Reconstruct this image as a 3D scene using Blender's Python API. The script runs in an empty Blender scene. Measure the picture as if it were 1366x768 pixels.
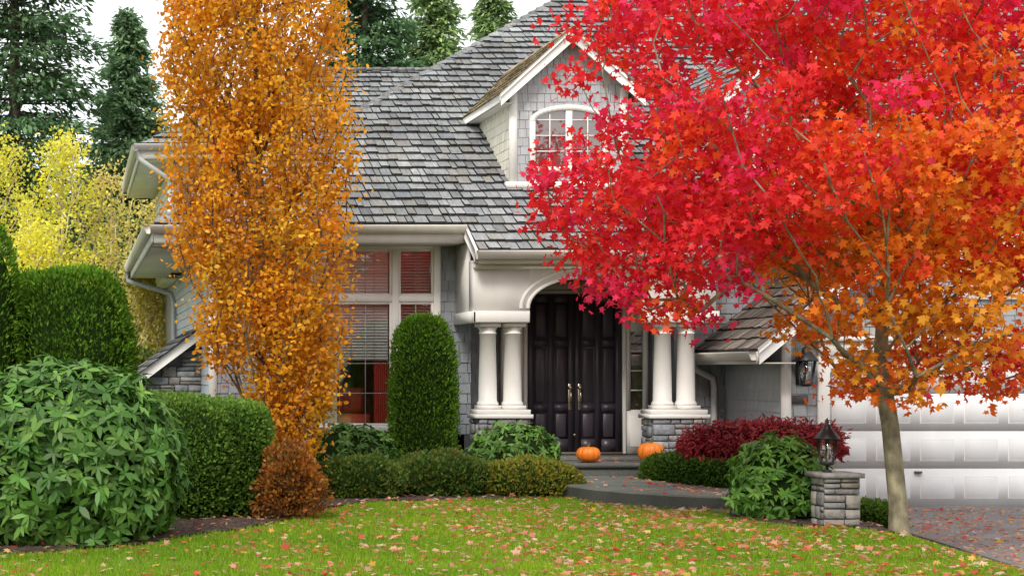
import bpy, math, random
import numpy as np
from mathutils import Vector, Matrix
random.seed(7); rng=np.random.default_rng(11)
scene=bpy.context.scene
COLL=scene.collection

# ------------------------------------------------------------------ materials
def newmat(name):
    m=bpy.data.materials.new(name); m.use_nodes=True
    nt=m.node_tree; nt.nodes.clear()
    out=nt.nodes.new('ShaderNodeOutputMaterial')
    return m,nt,out
def attr_mat(name, rough=0.6, noise=(6,0.25), stretch=(1,1,1), bump=0.0, bscale=40, transl=0.0, spec=0.4, metallic=0.0, noise2=None, simple=False):
    m,nt,out=newmat(name); N=nt.nodes.new; L=nt.links.new
    a=N('ShaderNodeAttribute'); a.attribute_name='Col'
    col=a.outputs['Color']
    if simple:
        p=N('ShaderNodeBsdfDiffuse'); L(col,p.inputs['Color'])
        t=N('ShaderNodeBsdfTranslucent'); L(col,t.inputs['Color'])
        mx=N('ShaderNodeMixShader'); mx.inputs[0].default_value=transl
        L(p.outputs[0],mx.inputs[1]); L(t.outputs[0],mx.inputs[2]); L(mx.outputs[0],out.inputs[0])
        return m
    p=N('ShaderNodeBsdfPrincipled'); p.inputs['Roughness'].default_value=rough
    p.inputs['Specular IOR Level'].default_value=spec; p.inputs['Metallic'].default_value=metallic
    g=N('ShaderNodeNewGeometry'); mp=N('ShaderNodeMapping'); mp.inputs['Scale'].default_value=stretch
    L(g.outputs['Position'],mp.inputs['Vector'])
    if noise:
        n=N('ShaderNodeTexNoise'); n.inputs['Scale'].default_value=noise[0]; n.inputs['Detail'].default_value=5
        L(mp.outputs[0],n.inputs['Vector'])
        mr=N('ShaderNodeMapRange'); mr.inputs['From Min'].default_value=0.25; mr.inputs['From Max'].default_value=0.75
        mr.inputs['To Min'].default_value=1-noise[1]; mr.inputs['To Max'].default_value=1+noise[1]
        L(n.outputs['Fac'],mr.inputs['Value'])
        mul=N('ShaderNodeVectorMath'); mul.operation='SCALE'
        L(col,mul.inputs[0]); L(mr.outputs[0],mul.inputs['Scale'])
        col=mul.outputs[0]
    if noise2:
        n2=N('ShaderNodeTexNoise'); n2.inputs['Scale'].default_value=noise2[0]; n2.inputs['Detail'].default_value=3
        L(g.outputs['Position'],n2.inputs['Vector'])
        mr2=N('ShaderNodeMapRange'); mr2.inputs['From Min'].default_value=0.3; mr2.inputs['From Max'].default_value=0.7
        mr2.inputs['To Min'].default_value=1-noise2[1]; mr2.inputs['To Max'].default_value=1+noise2[1]
        L(n2.outputs['Fac'],mr2.inputs['Value'])
        m2=N('ShaderNodeVectorMath'); m2.operation='SCALE'; L(col,m2.inputs[0]); L(mr2.outputs[0],m2.inputs['Scale']); col=m2.outputs[0]
    L(col,p.inputs['Base Color'])
    if bump>0:
        nb=N('ShaderNodeTexNoise'); nb.inputs['Scale'].default_value=bscale; nb.inputs['Detail'].default_value=5
        L(mp.outputs[0],nb.inputs['Vector'])
        b=N('ShaderNodeBump'); b.inputs['Strength'].default_value=bump; b.inputs['Distance'].default_value=0.02
        L(nb.outputs['Fac'],b.inputs['Height']); L(b.outputs[0],p.inputs['Normal'])
    if transl>0:
        t=N('ShaderNodeBsdfTranslucent'); L(col,t.inputs['Color'])
        mx=N('ShaderNodeMixShader'); mx.inputs[0].default_value=transl
        L(p.outputs[0],mx.inputs[1]); L(t.outputs[0],mx.inputs[2]); L(mx.outputs[0],out.inputs[0])
    else: L(p.outputs[0],out.inputs[0])
    return m
M_PAINT=attr_mat('painted_wood',0.55,(5,0.05),(1,1,.3),bump=0.06,bscale=60,noise2=(0.8,0.06))
M_SIDING=attr_mat('painted_shingle',0.7,(14,0.14),(1,1,0.25),bump=0.25,bscale=60,noise2=(0.9,0.08))
M_ROOF=attr_mat('cedar_shake',0.85,(26,0.30),(1,0.2,0.2),bump=0.5,bscale=50,noise2=(0.6,0.18))
M_STONE=attr_mat('ashlar_stone',0.85,(12,0.35),bump=0.7,bscale=30)
M_LEAF=attr_mat('leaf',0.5,None,transl=0.48,spec=0.3)
M_LEAFG=attr_mat('glossy_leaf',0.45,None,transl=0.25,spec=0.3)
M_NEEDLE=attr_mat('needle',transl=0.28,simple=True)
M_BARK=attr_mat('bark',0.9,(18,0.4),(1,1,0.35),bump=0.8,bscale=30,noise2=(7,.4))
M_GRASS=attr_mat('grass',transl=0.38,simple=True)
M_GROUND=attr_mat('soil_and_turf',0.95,(9,0.3),bump=0.6,bscale=60,noise2=(1.2,0.15))
M_MULCH=attr_mat('bark_mulch',0.95,(35,0.6),bump=1.0,bscale=60)
M_CONC=attr_mat('exposed_aggregate',0.85,(90,0.5),bump=0.5,bscale=140,noise2=(2,0.2))
M_METAL=attr_mat('black_metal',0.4,(5,0.1),spec=0.5)
M_BRASS=attr_mat('brass',0.28,(5,0.1),metallic=1.0)
M_DOOR=attr_mat('dark_painted_door',0.38,(5,0.1),(1,1,0.15),spec=0.5)
M_PUMP=attr_mat('pumpkin_skin',0.42,(9,0.15),spec=0.5)
def glass_mat(name,fac,tint):
    m,nt,out=newmat(name); N=nt.nodes.new; L=nt.links.new
    t=N('ShaderNodeBsdfTransparent'); t.inputs[0].default_value=(*tint,1)
    g=N('ShaderNodeBsdfGlossy'); g.inputs['Roughness'].default_value=0.02
    n=N('ShaderNodeTexNoise'); n.inputs['Scale'].default_value=1.3
    b=N('ShaderNodeBump'); b.inputs['Strength'].default_value=0.08; b.inputs['Distance'].default_value=0.1
    L(n.outputs['Fac'],b.inputs['Height']); L(b.outputs[0],g.inputs['Normal'])
    mx=N('ShaderNodeMixShader'); mx.inputs[0].default_value=fac
    L(t.outputs[0],mx.inputs[1]); L(g.outputs[0],mx.inputs[2]); L(mx.outputs[0],out.inputs[0])
    return m
M_GLASS=glass_mat('window_glass',0.22,(0.95,0.97,0.97))

# ------------------------------------------------------------------ mesh helpers
def np_mesh(name,V,loops,starts,cols,mat,parent=None,origin=None,smooth=False):
    V=np.asarray(V,dtype=np.float32)
    if origin is None:
        mn=V.min(0); mx=V.max(0); origin=np.array([(mn[0]+mx[0])/2,(mn[1]+mx[1])/2,mn[2]])
    origin=np.asarray(origin,dtype=np.float32)
    V=V-origin
    me=bpy.data.meshes.new(name)
    me.vertices.add(len(V)); me.vertices.foreach_set('co',V.ravel())
    me.loops.add(len(loops)); me.loops.foreach_set('vertex_index',np.asarray(loops,dtype=np.int32))
    me.polygons.add(len(starts)); me.polygons.foreach_set('loop_start',np.asarray(starts,dtype=np.int32))
    me.update(calc_edges=True); me.validate()
    at=me.color_attributes.new('Col','FLOAT_COLOR','POINT')
    c=np.ones((len(V),4),dtype=np.float32); c[:,:3]=np.clip(cols,0,1)
    at.data.foreach_set('color',c.ravel())
    if smooth: me.polygons.foreach_set('use_smooth',np.ones(len(starts),dtype=bool))
    me.materials.append(mat)
    ob=bpy.data.objects.new(name,me)
    COLL.objects.link(ob)
    pl=np.zeros(3)
    if parent: ob.parent=parent; pl=np.array(parent.location)
    ob.location=Vector((origin-pl).tolist())
    return ob
def empty(name,loc):
    e=bpy.data.objects.new(name,None); e.location=loc; e.empty_display_size=0.3; COLL.objects.link(e); return e

class MB:
    def __init__(s,col=(.8,.8,.8)): s.v=[];s.f=[];s.c=[];s.col=col
    def add(s,vs,fs,col=None):
        b=len(s.v); s.v+= [tuple(p) for p in vs]; s.f+=[tuple(b+i for i in f) for f in fs]
        c=col or s.col; s.c+=[c]*len(vs)
    def box(s,x0,x1,y0,y1,z0,z1,col=None):
        s.add([(x0,y0,z0),(x1,y0,z0),(x1,y1,z0),(x0,y1,z0),(x0,y0,z1),(x1,y0,z1),(x1,y1,z1),(x0,y1,z1)],
              [(0,3,2,1),(4,5,6,7),(0,1,5,4),(1,2,6,5),(2,3,7,6),(3,0,4,7)],col)
    def bbox(s,x0,x1,y0,y1,z0,z1,ch=0.01,col=None):
        s.add([(x0,y1,z0),(x1,y1,z0),(x1,y1,z1),(x0,y1,z1),
               (x0,y0+ch,z0),(x1,y0+ch,z0),(x1,y0+ch,z1),(x0,y0+ch,z1),
               (x0+ch,y0,z0+ch),(x1-ch,y0,z0+ch),(x1-ch,y0,z1-ch),(x0+ch,y0,z1-ch)],
              [(0,3,2,1),(0,1,5,4),(1,2,6,5),(2,3,7,6),(3,0,4,7),(4,5,9,8),(5,6,10,9),(6,7,11,10),(7,4,8,11),(8,9,10,11)],col)
    def quad(s,a,b,c,d,col=None): s.add([a,b,c,d],[(0,1,2,3)],col)
    def poly(s,pts,col=None): s.add(pts,[tuple(range(len(pts)))],col)
    def prism(s,pts,vec,col=None):
        n=len(pts); vec=Vector(vec); top=[tuple(Vector(p)+vec) for p in pts]
        s.add(list(pts)+top,[tuple(range(n)),tuple(range(2*n-1,n-1,-1))]+[(i,(i+1)%n,n+(i+1)%n,n+i) for i in range(n)],col)
    def tube(s,pts,rad,n=8,col=None,cap=True):
        pts=[Vector(p) for p in pts]; rings=[]
        ref=None
        for i,p in enumerate(pts):
            d=(pts[min(i+1,len(pts)-1)]-pts[max(i-1,0)]); d.normalize()
            if ref is None:
                ref=Vector((0,0,1)) if abs(d.z)<.9 else Vector((1,0,0))
            u=d.cross(ref); u.normalize(); w=u.cross(d); ref=w.copy()
            r=rad[i] if hasattr(rad,'__len__') else rad
            rings.append([p+u*(r*math.cos(2*math.pi*k/n))+w*(r*math.sin(2*math.pi*k/n)) for k in range(n)])
        vs=[q for r in rings for q in r]; fs=[]
        for i in range(len(rings)-1):
            for k in range(n):
                fs.append((i*n+k,i*n+(k+1)%n,(i+1)*n+(k+1)%n,(i+1)*n+k))
        if cap: fs.append(tuple(range(n))); fs.append(tuple(range(len(vs)-1,len(vs)-1-n,-1)))
        s.add(vs,fs,col)
    def lathe(s,cx,cy,prof,n=32,col=None,mod=None):
        vs=[];fs=[]
        for r,z in prof:
            for k in range(n):
                a=2*math.pi*k/n; rr=r*(mod(a) if mod else 1)
                vs.append((cx+rr*math.cos(a),cy+rr*math.sin(a),z))
        for i in range(len(prof)-1):
            for k in range(n): fs.append((i*n+k,i*n+(k+1)%n,(i+1)*n+(k+1)%n,(i+1)*n+k))
        fs.append(tuple(range(n-1,-1,-1))); fs.append(tuple((len(prof)-1)*n+k for k in range(n)))
        s.add(vs,fs,col)
    def build(s,name,mat,parent=None,smooth=False,origin=None):
        loops=[i for f in s.f for i in f]; lens=[len(f) for f in s.f]
        starts=np.concatenate([[0],np.cumsum(lens)[:-1]])
        return np_mesh(name,np.array(s.v),loops,starts,np.array(s.c),mat,parent,origin,smooth)

def interval(poly,v):
    us=[]
    n=len(poly)
    for i in range(n):
        (u0,v0),(u1,v1)=poly[i],poly[(i+1)%n]
        if (v0<=v<=v1) or (v1<=v<=v0):
            if abs(v1-v0)<1e-9: us+=[u0,u1]
            else: us.append(u0+(u1-u0)*(v-v0)/(v1-v0))
    if not us: return None
    return min(us),max(us)
def shakes(mb,O,U,V,poly,expo,wmin,wmax,thick,colfn,holes=(),outward=None,gap=0.004,jit=0.012,full=False,butt_shade=.75):
    O=Vector(O);U=Vector(U).normalized();V=Vector(V).normalized();N=U.cross(V)
    if outward is not None:
        if N.dot(Vector(outward))<0: N=-N
    elif N.z<0: N=-N
    vmin=min(p[1] for p in poly);vmax=max(p[1] for p in poly)
    r=0; v=vmin
    while v<vmax-0.01:
        v1=min(v+expo,vmax); vt=min(v+expo*1.12,vmax)
        I0=interval(poly,v+1e-4); I1=interval(poly,v1-1e-4)
        if I0 is None or I1 is None: v=v1; continue
        lo=min(I0[0],I1[0]); hi=max(I0[1],I1[1])
        segs=[(lo,hi)]
        for (hu0,hu1,hv0,hv1) in holes:
            if v1>hv0+.02 and v<hv1-.02:
                ns=[]
                for a,b in segs:
                    if hu1<=a or hu0>=b: ns.append((a,b)); continue
                    if hu0>a: ns.append((a,hu0))
                    if hu1<b: ns.append((hu1,b))
                segs=ns
        for a,b in segs:
            u=a - (0 if full else random.uniform(0,wmin))
            while u<b-0.005:
                w=(b-a+1) if full else random.uniform(wmin,wmax)
                g=gap*random.uniform(.4,1.8)
                u0=max(u,a)+g; u1=min(u+w,b)-g
                u+=w
                if u1-u0<0.015: continue
                j=random.uniform(-jit,jit); t=thick*random.uniform(.75,1.3) if not full else thick
                c=colfn(r)
                def cl(x,I): return min(max(x,I[0]),I[1])
                b0,b1=cl(u0,I0),cl(u1,I0); t0,t1=cl(u0,I1),cl(u1,I1)
                vb=v+(j if v>vmin+.01 else 0)
                P=lambda uu,vv,nn: O+U*uu+V*vv+N*nn
                mb.add([P(b0,vb,t),P(b1,vb,t),P(t1,vt,.006),P(t0,vt,.006)],[(0,1,2,3)],c)
                cb=tuple(x*butt_shade for x in c)  # row shadow painted into the butt and side faces as darker colour
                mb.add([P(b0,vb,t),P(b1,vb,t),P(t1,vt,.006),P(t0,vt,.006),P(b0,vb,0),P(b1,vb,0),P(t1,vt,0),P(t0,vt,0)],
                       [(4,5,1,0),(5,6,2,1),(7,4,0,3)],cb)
        r+=1; v=v1
def vary(c,a=.15,t=.04):
    k=1+random.uniform(-a,a)
    return tuple(max(0,x*k*(1+random.uniform(-t,t))) for x in c)

# ------------------------------------------------------------------ leaves
def norm(a): return a/np.maximum(np.linalg.norm(a,axis=-1,keepdims=True),1e-9)
T_MAPLE=np.array([(0,0,0),(.40,.04,0),(.24,.30,0),(.50,.62,0),(.17,.58,0),(0,1,0),(-.17,.58,0),(-.50,.62,0),(-.24,.30,0),(-.40,.04,0)],float)
T_MAPLE[:,2]=-.30*np.abs(T_MAPLE[:,0])-.12*T_MAPLE[:,1]**2; T_MAPLE[:,1]-=.3
T_LANCE=np.array([(0,0,0),(.15,.3,0),(.15,.65,0),(0,1,0),(-.15,.65,0),(-.15,.3,0)],float)
T_LANCE[:,2]=.3*np.abs(T_LANCE[:,0])-.22*T_LANCE[:,1]**2
T_OVAL=np.array([(0,0,0),(.3,.3,0),(.27,.7,0),(0,1,0),(-.27,.7,0),(-.3,.3,0)],float)
T_OVAL[:,2]=.3*np.abs(T_OVAL[:,0])
T_DIA=np.array([(0,0,0),(.2,.45,0),(0,1,0),(-.2,.45,0)],float)
T_BLADE=np.array([(-.096,0,0),(.096,0,0),(0,1,0)],float)
def leafmesh(name,C,A,Nn,S,col,T,mat,parent=None,origin=None):
    C=np.asarray(C);A=norm(np.asarray(A)); Nn=Nn-(Nn*A).sum(-1,keepdims=True)*A; Nn=norm(Nn); X=np.cross(A,Nn)
    n=len(C);k=len(T); S=np.asarray(S).reshape(n,1,1)
    wj=rng.uniform(.8,1.15,(n,1,1))
    V=C[:,None,:]+S*(wj*T[None,:,0,None]*X[:,None,:]+T[None,:,1,None]*A[:,None,:]+T[None,:,2,None]*Nn[:,None,:])
    cols=np.repeat(np.asarray(col)[:,None,:],k,axis=1).reshape(-1,3)
    return np_mesh(name,V.reshape(-1,3),np.arange(n*k),np.arange(n)*k,cols,mat,parent,origin)
def rand_dirs(n): return norm(rng.normal(size=(n,3)))
def pick(cols,n,jit=.18):
    cols=np.array(cols); i=rng.integers(0,len(cols),n)
    j=rng.integers(0,len(cols),n); t=rng.random((n,1))*.5
    return (cols[i]*(1-t)+cols[j]*t)*rng.uniform(1-jit,1+jit,(n,1))
def lump(P,f,seed=0):
    x,y,z=P[:,0]*f+seed,P[:,1]*f+seed*1.7,P[:,2]*f+seed*.6
    return (np.sin(x*1.1+np.sin(y*1.9))+np.sin(y*1.3+2*np.sin(z*1.2))+np.sin(z*1.7+np.sin(x*2.3)))/3
def superpts(n,abc,p,seed=0,amp=.05,freq=3):
    d=norm(rng.normal(size=(n,3))); abc=np.array(abc)
    r=(np.abs(d)**p).sum(1)**(-1/p)
    q=d*r[:,None]
    P=q*abc
    g=np.sign(q)*np.abs(q)**(p-1)/abc; g=norm(g)
    P=P*(1+amp*lump(P,freq,seed))[:,None]
    return P,g

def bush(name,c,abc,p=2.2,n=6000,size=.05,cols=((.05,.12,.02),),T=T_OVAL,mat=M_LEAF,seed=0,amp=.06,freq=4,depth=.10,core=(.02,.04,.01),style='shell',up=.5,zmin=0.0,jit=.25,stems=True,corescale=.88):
    root=empty(name,(c[0],c[1],zmin))
    c=np.array(c,float)
    P,g=superpts(n,abc,p,seed=seed,amp=amp,freq=freq)
    keep=(P[:,2]+c[2]>zmin+.01); P=P[keep]; g=g[keep]; m=len(P)
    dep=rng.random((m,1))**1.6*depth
    pos=c+P-g*dep+rng.normal(size=(m,3))*size*.3
    if style=='shell':
        stray=rng.random((m,1))<.04; pos=pos+g*stray*rng.random((m,1))*size*1.8
        A=norm(g*.8+np.array([0,0,up])+rand_dirs(m)*.8)
        Nn=g*.6+rand_dirs(m)*.8
        S=rng.uniform(.7,1.3,m)*size
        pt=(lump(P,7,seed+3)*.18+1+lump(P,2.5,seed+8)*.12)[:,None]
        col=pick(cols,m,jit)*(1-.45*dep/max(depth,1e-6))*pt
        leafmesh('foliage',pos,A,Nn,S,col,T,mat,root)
    else:
        k=9; ang=(np.arange(k)/k*2*np.pi)[None,:]+rng.random((m,1))*6.28+rng.normal(size=(m,k))*.25
        gg=norm(g+np.array([0,0,.35])+rand_dirs(m)*.45)
        t1=norm(np.cross(gg,rand_dirs(m))); t2=np.cross(gg,t1)
        rad=np.cos(ang)[...,None]*t1[:,None,:]+np.sin(ang)[...,None]*t2[:,None,:]
        lift=rng.uniform(-.45,.75,(m,k,1))
        A=norm(rad+gg[:,None,:]*lift+np.array([0,0,-.25])).reshape(-1,3)
        Nn=(gg[:,None,:]+rng.normal(size=(m,k,3))*.3).reshape(-1,3)
        pos=np.repeat(pos[:,None,:],k,1).reshape(-1,3)
        S=rng.uniform(.6,1.15,m*k)*size
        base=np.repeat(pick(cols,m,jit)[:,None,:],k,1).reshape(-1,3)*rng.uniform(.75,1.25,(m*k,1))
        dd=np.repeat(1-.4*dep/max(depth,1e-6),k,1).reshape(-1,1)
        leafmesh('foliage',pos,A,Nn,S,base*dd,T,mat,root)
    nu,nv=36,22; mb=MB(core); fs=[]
    U=[];
    for j in range(nv+1):
        ph=-math.pi/2+math.pi*j/nv
        for i in range(nu):
            th=2*math.pi*i/nu; U.append((math.cos(ph)*math.cos(th),math.cos(ph)*math.sin(th),math.sin(ph)))
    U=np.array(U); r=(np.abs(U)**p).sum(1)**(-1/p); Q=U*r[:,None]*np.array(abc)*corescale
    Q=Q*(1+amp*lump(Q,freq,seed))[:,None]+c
    Q[:,2]=np.maximum(Q[:,2],zmin-.02)
    for j in range(nv):
        for i in range(nu): fs.append((j*nu+i,j*nu+(i+1)%nu,(j+1)*nu+(i+1)%nu,(j+1)*nu+i))
    mb.add(Q.tolist(),fs); mb.build('inner_core',M_NEEDLE,root,smooth=True)  # added dark solid blob that keeps the foliage from being see-through
    if stems:
        mb=MB((.06,.045,.03))
        for i in range(5):
            a=random.uniform(0,6.28); mb.tube([(c[0],c[1],zmin-.05),(c[0]+math.cos(a)*abc[0]*.4,c[1]+math.sin(a)*abc[1]*.4,c[2])],[.025,.012],6)
        mb.build('stems',M_BARK,root)
    return root

def grow_tree(name,trunk,r_base,centers,leaf_fn,rise=.3,twig=.006,bark=(.12,.09,.065),expo=2.3,attach_min=0,jitter=.06,pathw=.35,barkvar=.3):
    root=empty(name,tuple(trunk[0]))
    pos=[np.array(p,float) for p in trunk]; par=[-1]+list(range(len(trunk)-1)); path=[0.0]
    for i in range(1,len(trunk)): path.append(path[-1]+np.linalg.norm(pos[i]-pos[i-1])*.3)
    ntr=len(trunk)
    top=pos[attach_min]
    order=np.argsort(np.linalg.norm(centers-top,axis=1))
    tips=[]
    ok0=attach_min
    for ci in order:
        c=centers[ci]
        Pn=np.array(pos[ok0:]); d=c-Pn; dist=np.linalg.norm(d,axis=1); hor=np.linalg.norm(d[:,:2],axis=1)
        pen=np.maximum(0,hor*rise-d[:,2])*1.5
        cost=dist+pathw*np.array(path[ok0:])+pen
        j=int(np.argmin(cost))+ok0
        s=pos[j]; L=np.linalg.norm(c-s); k=max(1,int(L/.28)); prev=j
        bend=rng.normal(size=3)*L*.06; bend[2]-=L*.06
        for q in range(1,k+1):
            t=q/k; pnt=s+(c-s)*t+bend*math.sin(math.pi*t)+(rng.normal(size=3)*jitter*.3 if q<k else 0)
            pos.append(pnt); par.append(prev); path.append(path[prev]+L/k); prev=len(pos)-1
        tips.append(prev)
    n=len(pos); cnt=np.zeros(n)
    for t in tips: cnt[t]+=1
    for i in range(n-1,0,-1): cnt[par[i]]+=cnt[i]
    rad=twig*np.maximum(cnt,1)**(1/expo)
    rad=np.where(rad>twig*1.5, twig+(rad-twig)*( (r_base*.9-twig)/(rad[0]-twig)), rad)
    for i in range(ntr): rad[i]=max(rad[i], r_base*(1-.2*i/max(1,ntr-1)) if i<=attach_min else rad[i])
    mb=MB(bark)
    tp=[tuple(pos[i]) for i in range(ntr)]; tr=[rad[i] for i in range(ntr)]
    tp2=[tuple(np.array(tp[0])+np.array([0,0,-.05]))]+tp; tr2=[r_base*1.5]+[r_base*1.2]+tr[1:]
    mb.tube(tp2,tr2,14,bark)
    for i in range(ntr,n):
        j=par[i]; rj=min(rad[j],rad[i]*1.35+.002)
        mb.tube([tuple(pos[j]),tuple(pos[i])],[rj,rad[i]],7 if rad[i]>.02 else 4,vary(bark,barkvar),cap=False)
    mb.build('trunk_and_branches',M_BARK,root,smooth=True)
    leaf_fn(root,centers)
    return root

# ------------------------------------------------------------------ ground layout
def sstep(t): t=np.clip(t,0,1); return t*t*(3-2*t)
def drive_edge(y): return np.interp(y,[-10,12,15.1,18.2,22.8,30],[7.6,8.3,8.85,9.45,10.3,10.3])
def H(x,y):
    x=np.asarray(x,float);y=np.asarray(y,float)
    xe=drive_edge(y)
    h=-.30*sstep((x-(xe-1.1))/1.1)
    return h+.02*np.sin(x*1.3)*np.sin(y*.9)*(x<xe-1)
BX=[-30,-.9,.6,1.7,2.6,3.3,4.4,5.4,6.3]; BY=[14.2,14.2,15.1,16.6,18.3,19.7,20.4,20.7,20.9]
def bed_edge(x): return np.interp(x,BX,BY)
SLAB=[(6.32,22.75),(6.2,21.3),(6.35,20.3),(6.6,19.75),(6.95,19.3),(7.35,19.0),(7.75,18.82),(8.1,18.8),(8.3,19.3),(8.25,19.9),(7.95,20.5),(7.72,21.2),(7.65,21.9),(7.65,22.75)]
def in_poly(x,y,P):
    ins=np.zeros(np.shape(x),bool); n=len(P); j=n-1
    for i in range(n):
        xi,yi=P[i];xj,yj=P[j]
        c=((yi>y)!=(yj>y))&(x<(xj-xi)*(y-yi)/(yj-yi+1e-12)+xi)
        ins^=c; j=i
    return ins
RBED=[(7.25,17.3),(7.5,17.0),(8.2,16.95),(8.75,17.4),(9.2,18.3),(9.8,22.9),(9.7,24.8),(7.6,24.8),(7.6,21.5),(8.2,20),(8.3,19),(7.9,18.7),(7.4,18.5),(7.1,17.9)]
def lawn_mask(x,y):
    m=(y<bed_edge(x)+.04*np.sin(x*7))|(x>6.3)
    m&=~((x>6.25)&(x<6.4)&(y>20.9))
    m&=~in_poly(x,y,SLAB); m&=~in_poly(x,y,RBED)
    m&=(x<drive_edge(y)-.03); m&=(y<22)
    m&=(np.hypot(x-8.36,y-16.8)>.34+.05*np.sin(np.arctan2(y-16.8,x-8.36)*5))
    return m
def grid_sheet(name,xs,ys,zf,colf,mat):
    X,Y=np.meshgrid(xs,ys); Z=zf(X,Y); V=np.stack([X,Y,Z],-1).reshape(-1,3)
    nx,ny=len(xs),len(ys); idx=np.arange(nx*ny).reshape(ny,nx)
    q=np.stack([idx[:-1,:-1],idx[:-1,1:],idx[1:,1:],idx[1:,:-1]],-1).reshape(-1,4)
    return np_mesh(name,V,q.ravel(),np.arange(len(q))*4,colf(V[:,0],V[:,1]),mat,smooth=True,origin=(0,0,0))
xs=np.concatenate([[-900,-300,-100,-40,-20],np.arange(-10,12.01,.1),[16,20,40,100,300,900]])
ys=np.concatenate([[-300,-80,-20,0],np.arange(6,26.01,.1),[30,40,60,120,400,1200]])
def gcol(x,y):
    m=lawn_mask(x,y)[:,None]
    far=((y>26)|(y<6)|(x<-10)|(x>12))[:,None]
    soil=np.array([.035,.024,.016]); turf=np.array([.11,.18,.02])
    return np.where(m|far,turf,soil)
grid_sheet('ground',xs,ys,lambda X,Y:np.where((X>12),-.3,H(X,Y)),gcol,M_GROUND)
def mulch(name,x0,x1,y0,y1,inside,st=.04):
    xs=np.arange(x0,x1,st); ys=np.arange(y0,y1,st)
    X,Y=np.meshgrid(xs,ys); m=inside(X,Y)
    Z=H(X,Y)+.008+rng.random(X.shape)*.025
    idx=np.arange(X.size).reshape(X.shape)
    k=m[:-1,:-1]&m[1:,1:]&m[1:,:-1]&m[:-1,1:]
    q=np.stack([idx[:-1,:-1],idx[:-1,1:],idx[1:,1:],idx[1:,:-1]],-1)[k]
    cols=np.array([.05,.032,.022])*rng.uniform(.5,1.9,(X.size,1))
    np_mesh(name,np.stack([X,Y,Z],-1).reshape(-1,3),q.ravel(),np.arange(len(q))*4,cols,M_MULCH,origin=(0,0,0))
mulch('mulch_bed',-4,6.25,14,25.0,lambda X,Y:(Y>bed_edge(X)+.04*np.sin(X*7)))
mulch('mulch_bed',7.0,9.8,16.8,24.8,lambda X,Y:in_poly(X,Y,RBED)&~in_poly(X,Y,SLAB))
mulch('mulch_bed',7.9,8.8,16.3,17.3,lambda X,Y:np.hypot(X-8.36,Y-16.8)<.36+.05*np.sin(np.arctan2(Y-16.8,X-8.36)*5))
mb=MB((.20,.19,.19)); yy=list(np.arange(-8,22.9,.5))+[22.86]
L_=[(float(drive_edge(y)),float(y)) for y in yy]
for i in range(len(L_)-1):
    (a,b),(c,d)=L_[i],L_[i+1]
    mb.quad((a,b,-.245),(22,b,-.245),(22,d,-.245),(c,d,-.245)); mb.quad((a,b,-.36),(a,b,-.245),(c,d,-.245),(c,d,-.36))
mb.build('driveway',M_CONC,origin=(0,0,0))
def slab(mb,P,z0,z1,ctop,cside,ins=.02):
    n=len(P); cx=sum(p[0] for p in P)/n; cy=sum(p[1] for p in P)/n
    def inset(p,d):
        v=Vector((cx-p[0],cy-p[1])); v.normalize(); return (p[0]+v.x*d,p[1]+v.y*d)
    low=[(x,y,z0) for x,y in P]; mid_=[(x,y,z1-ins) for x,y in P]; top=[(*inset(p,ins),z1) for p in P]
    for i in range(n):
        j=(i+1)%n
        mb.quad(low[i],low[j],mid_[j],mid_[i],cside); mb.quad(mid_[i],mid_[j],top[j],top[i],ctop)
    mb.poly(top,ctop)
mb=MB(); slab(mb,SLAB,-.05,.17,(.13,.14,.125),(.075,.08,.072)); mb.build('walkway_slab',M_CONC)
mb=MB((.15,.15,.14)); mb.prism([(7.3,17.9,-.2),(8.0,18.1,-.2),(8.15,18.75,-.2),(7.2,18.8,-.2)],(0,0,.235)); mb.build('stepping_stone',M_CONC)

# ------------------------------------------------------------------ house
house=empty('shingle_house',(2,25,0))
WH=(.77,.75,.72); CREAM=(.66,.625,.57); GRAY=(.275,.295,.32)
trim=MB(WH); sid=MB(GRAY); roof=MB((.2,.2,.2)); core=MB((.25,.25,.26)); stone=MB((.3,.3,.3)); gl=MB((.1,.1,.1)); dark=MB((.03,.028,.03))
def gray_shake(r): return vary(GRAY,.09,.03)
def lap(r): return vary((.42,.46,.50),.04,.01)
def lapw(r): return vary((.62,.61,.58),.04,.01)
RC=[(.220,.228,.238),(.19,.197,.207),(.245,.25,.255),(.165,.168,.172),(.215,.208,.195),(.265,.27,.275)]
def roofc(r): return vary(random.choice(RC),.12,.02)
MOSS=[(.40,.30,.17),(.48,.37,.22),(.33,.26,.16),(.26,.22,.14),(.43,.33,.17)]
def mossc(r): return vary(random.choice(MOSS),.2,.05)
BR=[(.13,.10,.085),(.17,.14,.12),(.10,.085,.075),(.20,.17,.15)]
def brownc(r): return vary(random.choice(BR),.2,.04)
P=.62; cs=1/math.hypot(1,P); sn=P*cs; VF=(0,cs,sn); VM=9/cs
O=(1.155,24.2,3.756)
RK=dict(gap=.007,jit=.022,butt_shade=.2)
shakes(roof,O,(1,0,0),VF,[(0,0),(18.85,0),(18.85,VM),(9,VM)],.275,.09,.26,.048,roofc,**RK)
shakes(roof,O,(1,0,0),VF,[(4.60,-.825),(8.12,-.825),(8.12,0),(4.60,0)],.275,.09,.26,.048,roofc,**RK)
for i in range(44):
    t=i*.205; a=Vector((1.155+t,24.2+t,3.756+P*t+.045)); b=a+Vector((.25,.25,.25*P-.012))
    for sgn in (-1,1):
        w=Vector((.13,-.0,-.03)) if sgn>0 else Vector((-.0,.13,-.03))
        roof.add([a+Vector((0,0,.03)),a+w+Vector((0,0,.02)),b+w,b,a,a+w],[(0,1,2,3),(4,5,1,0)],roofc(0))
XR=20.0; ridge=3.756+P*9
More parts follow.
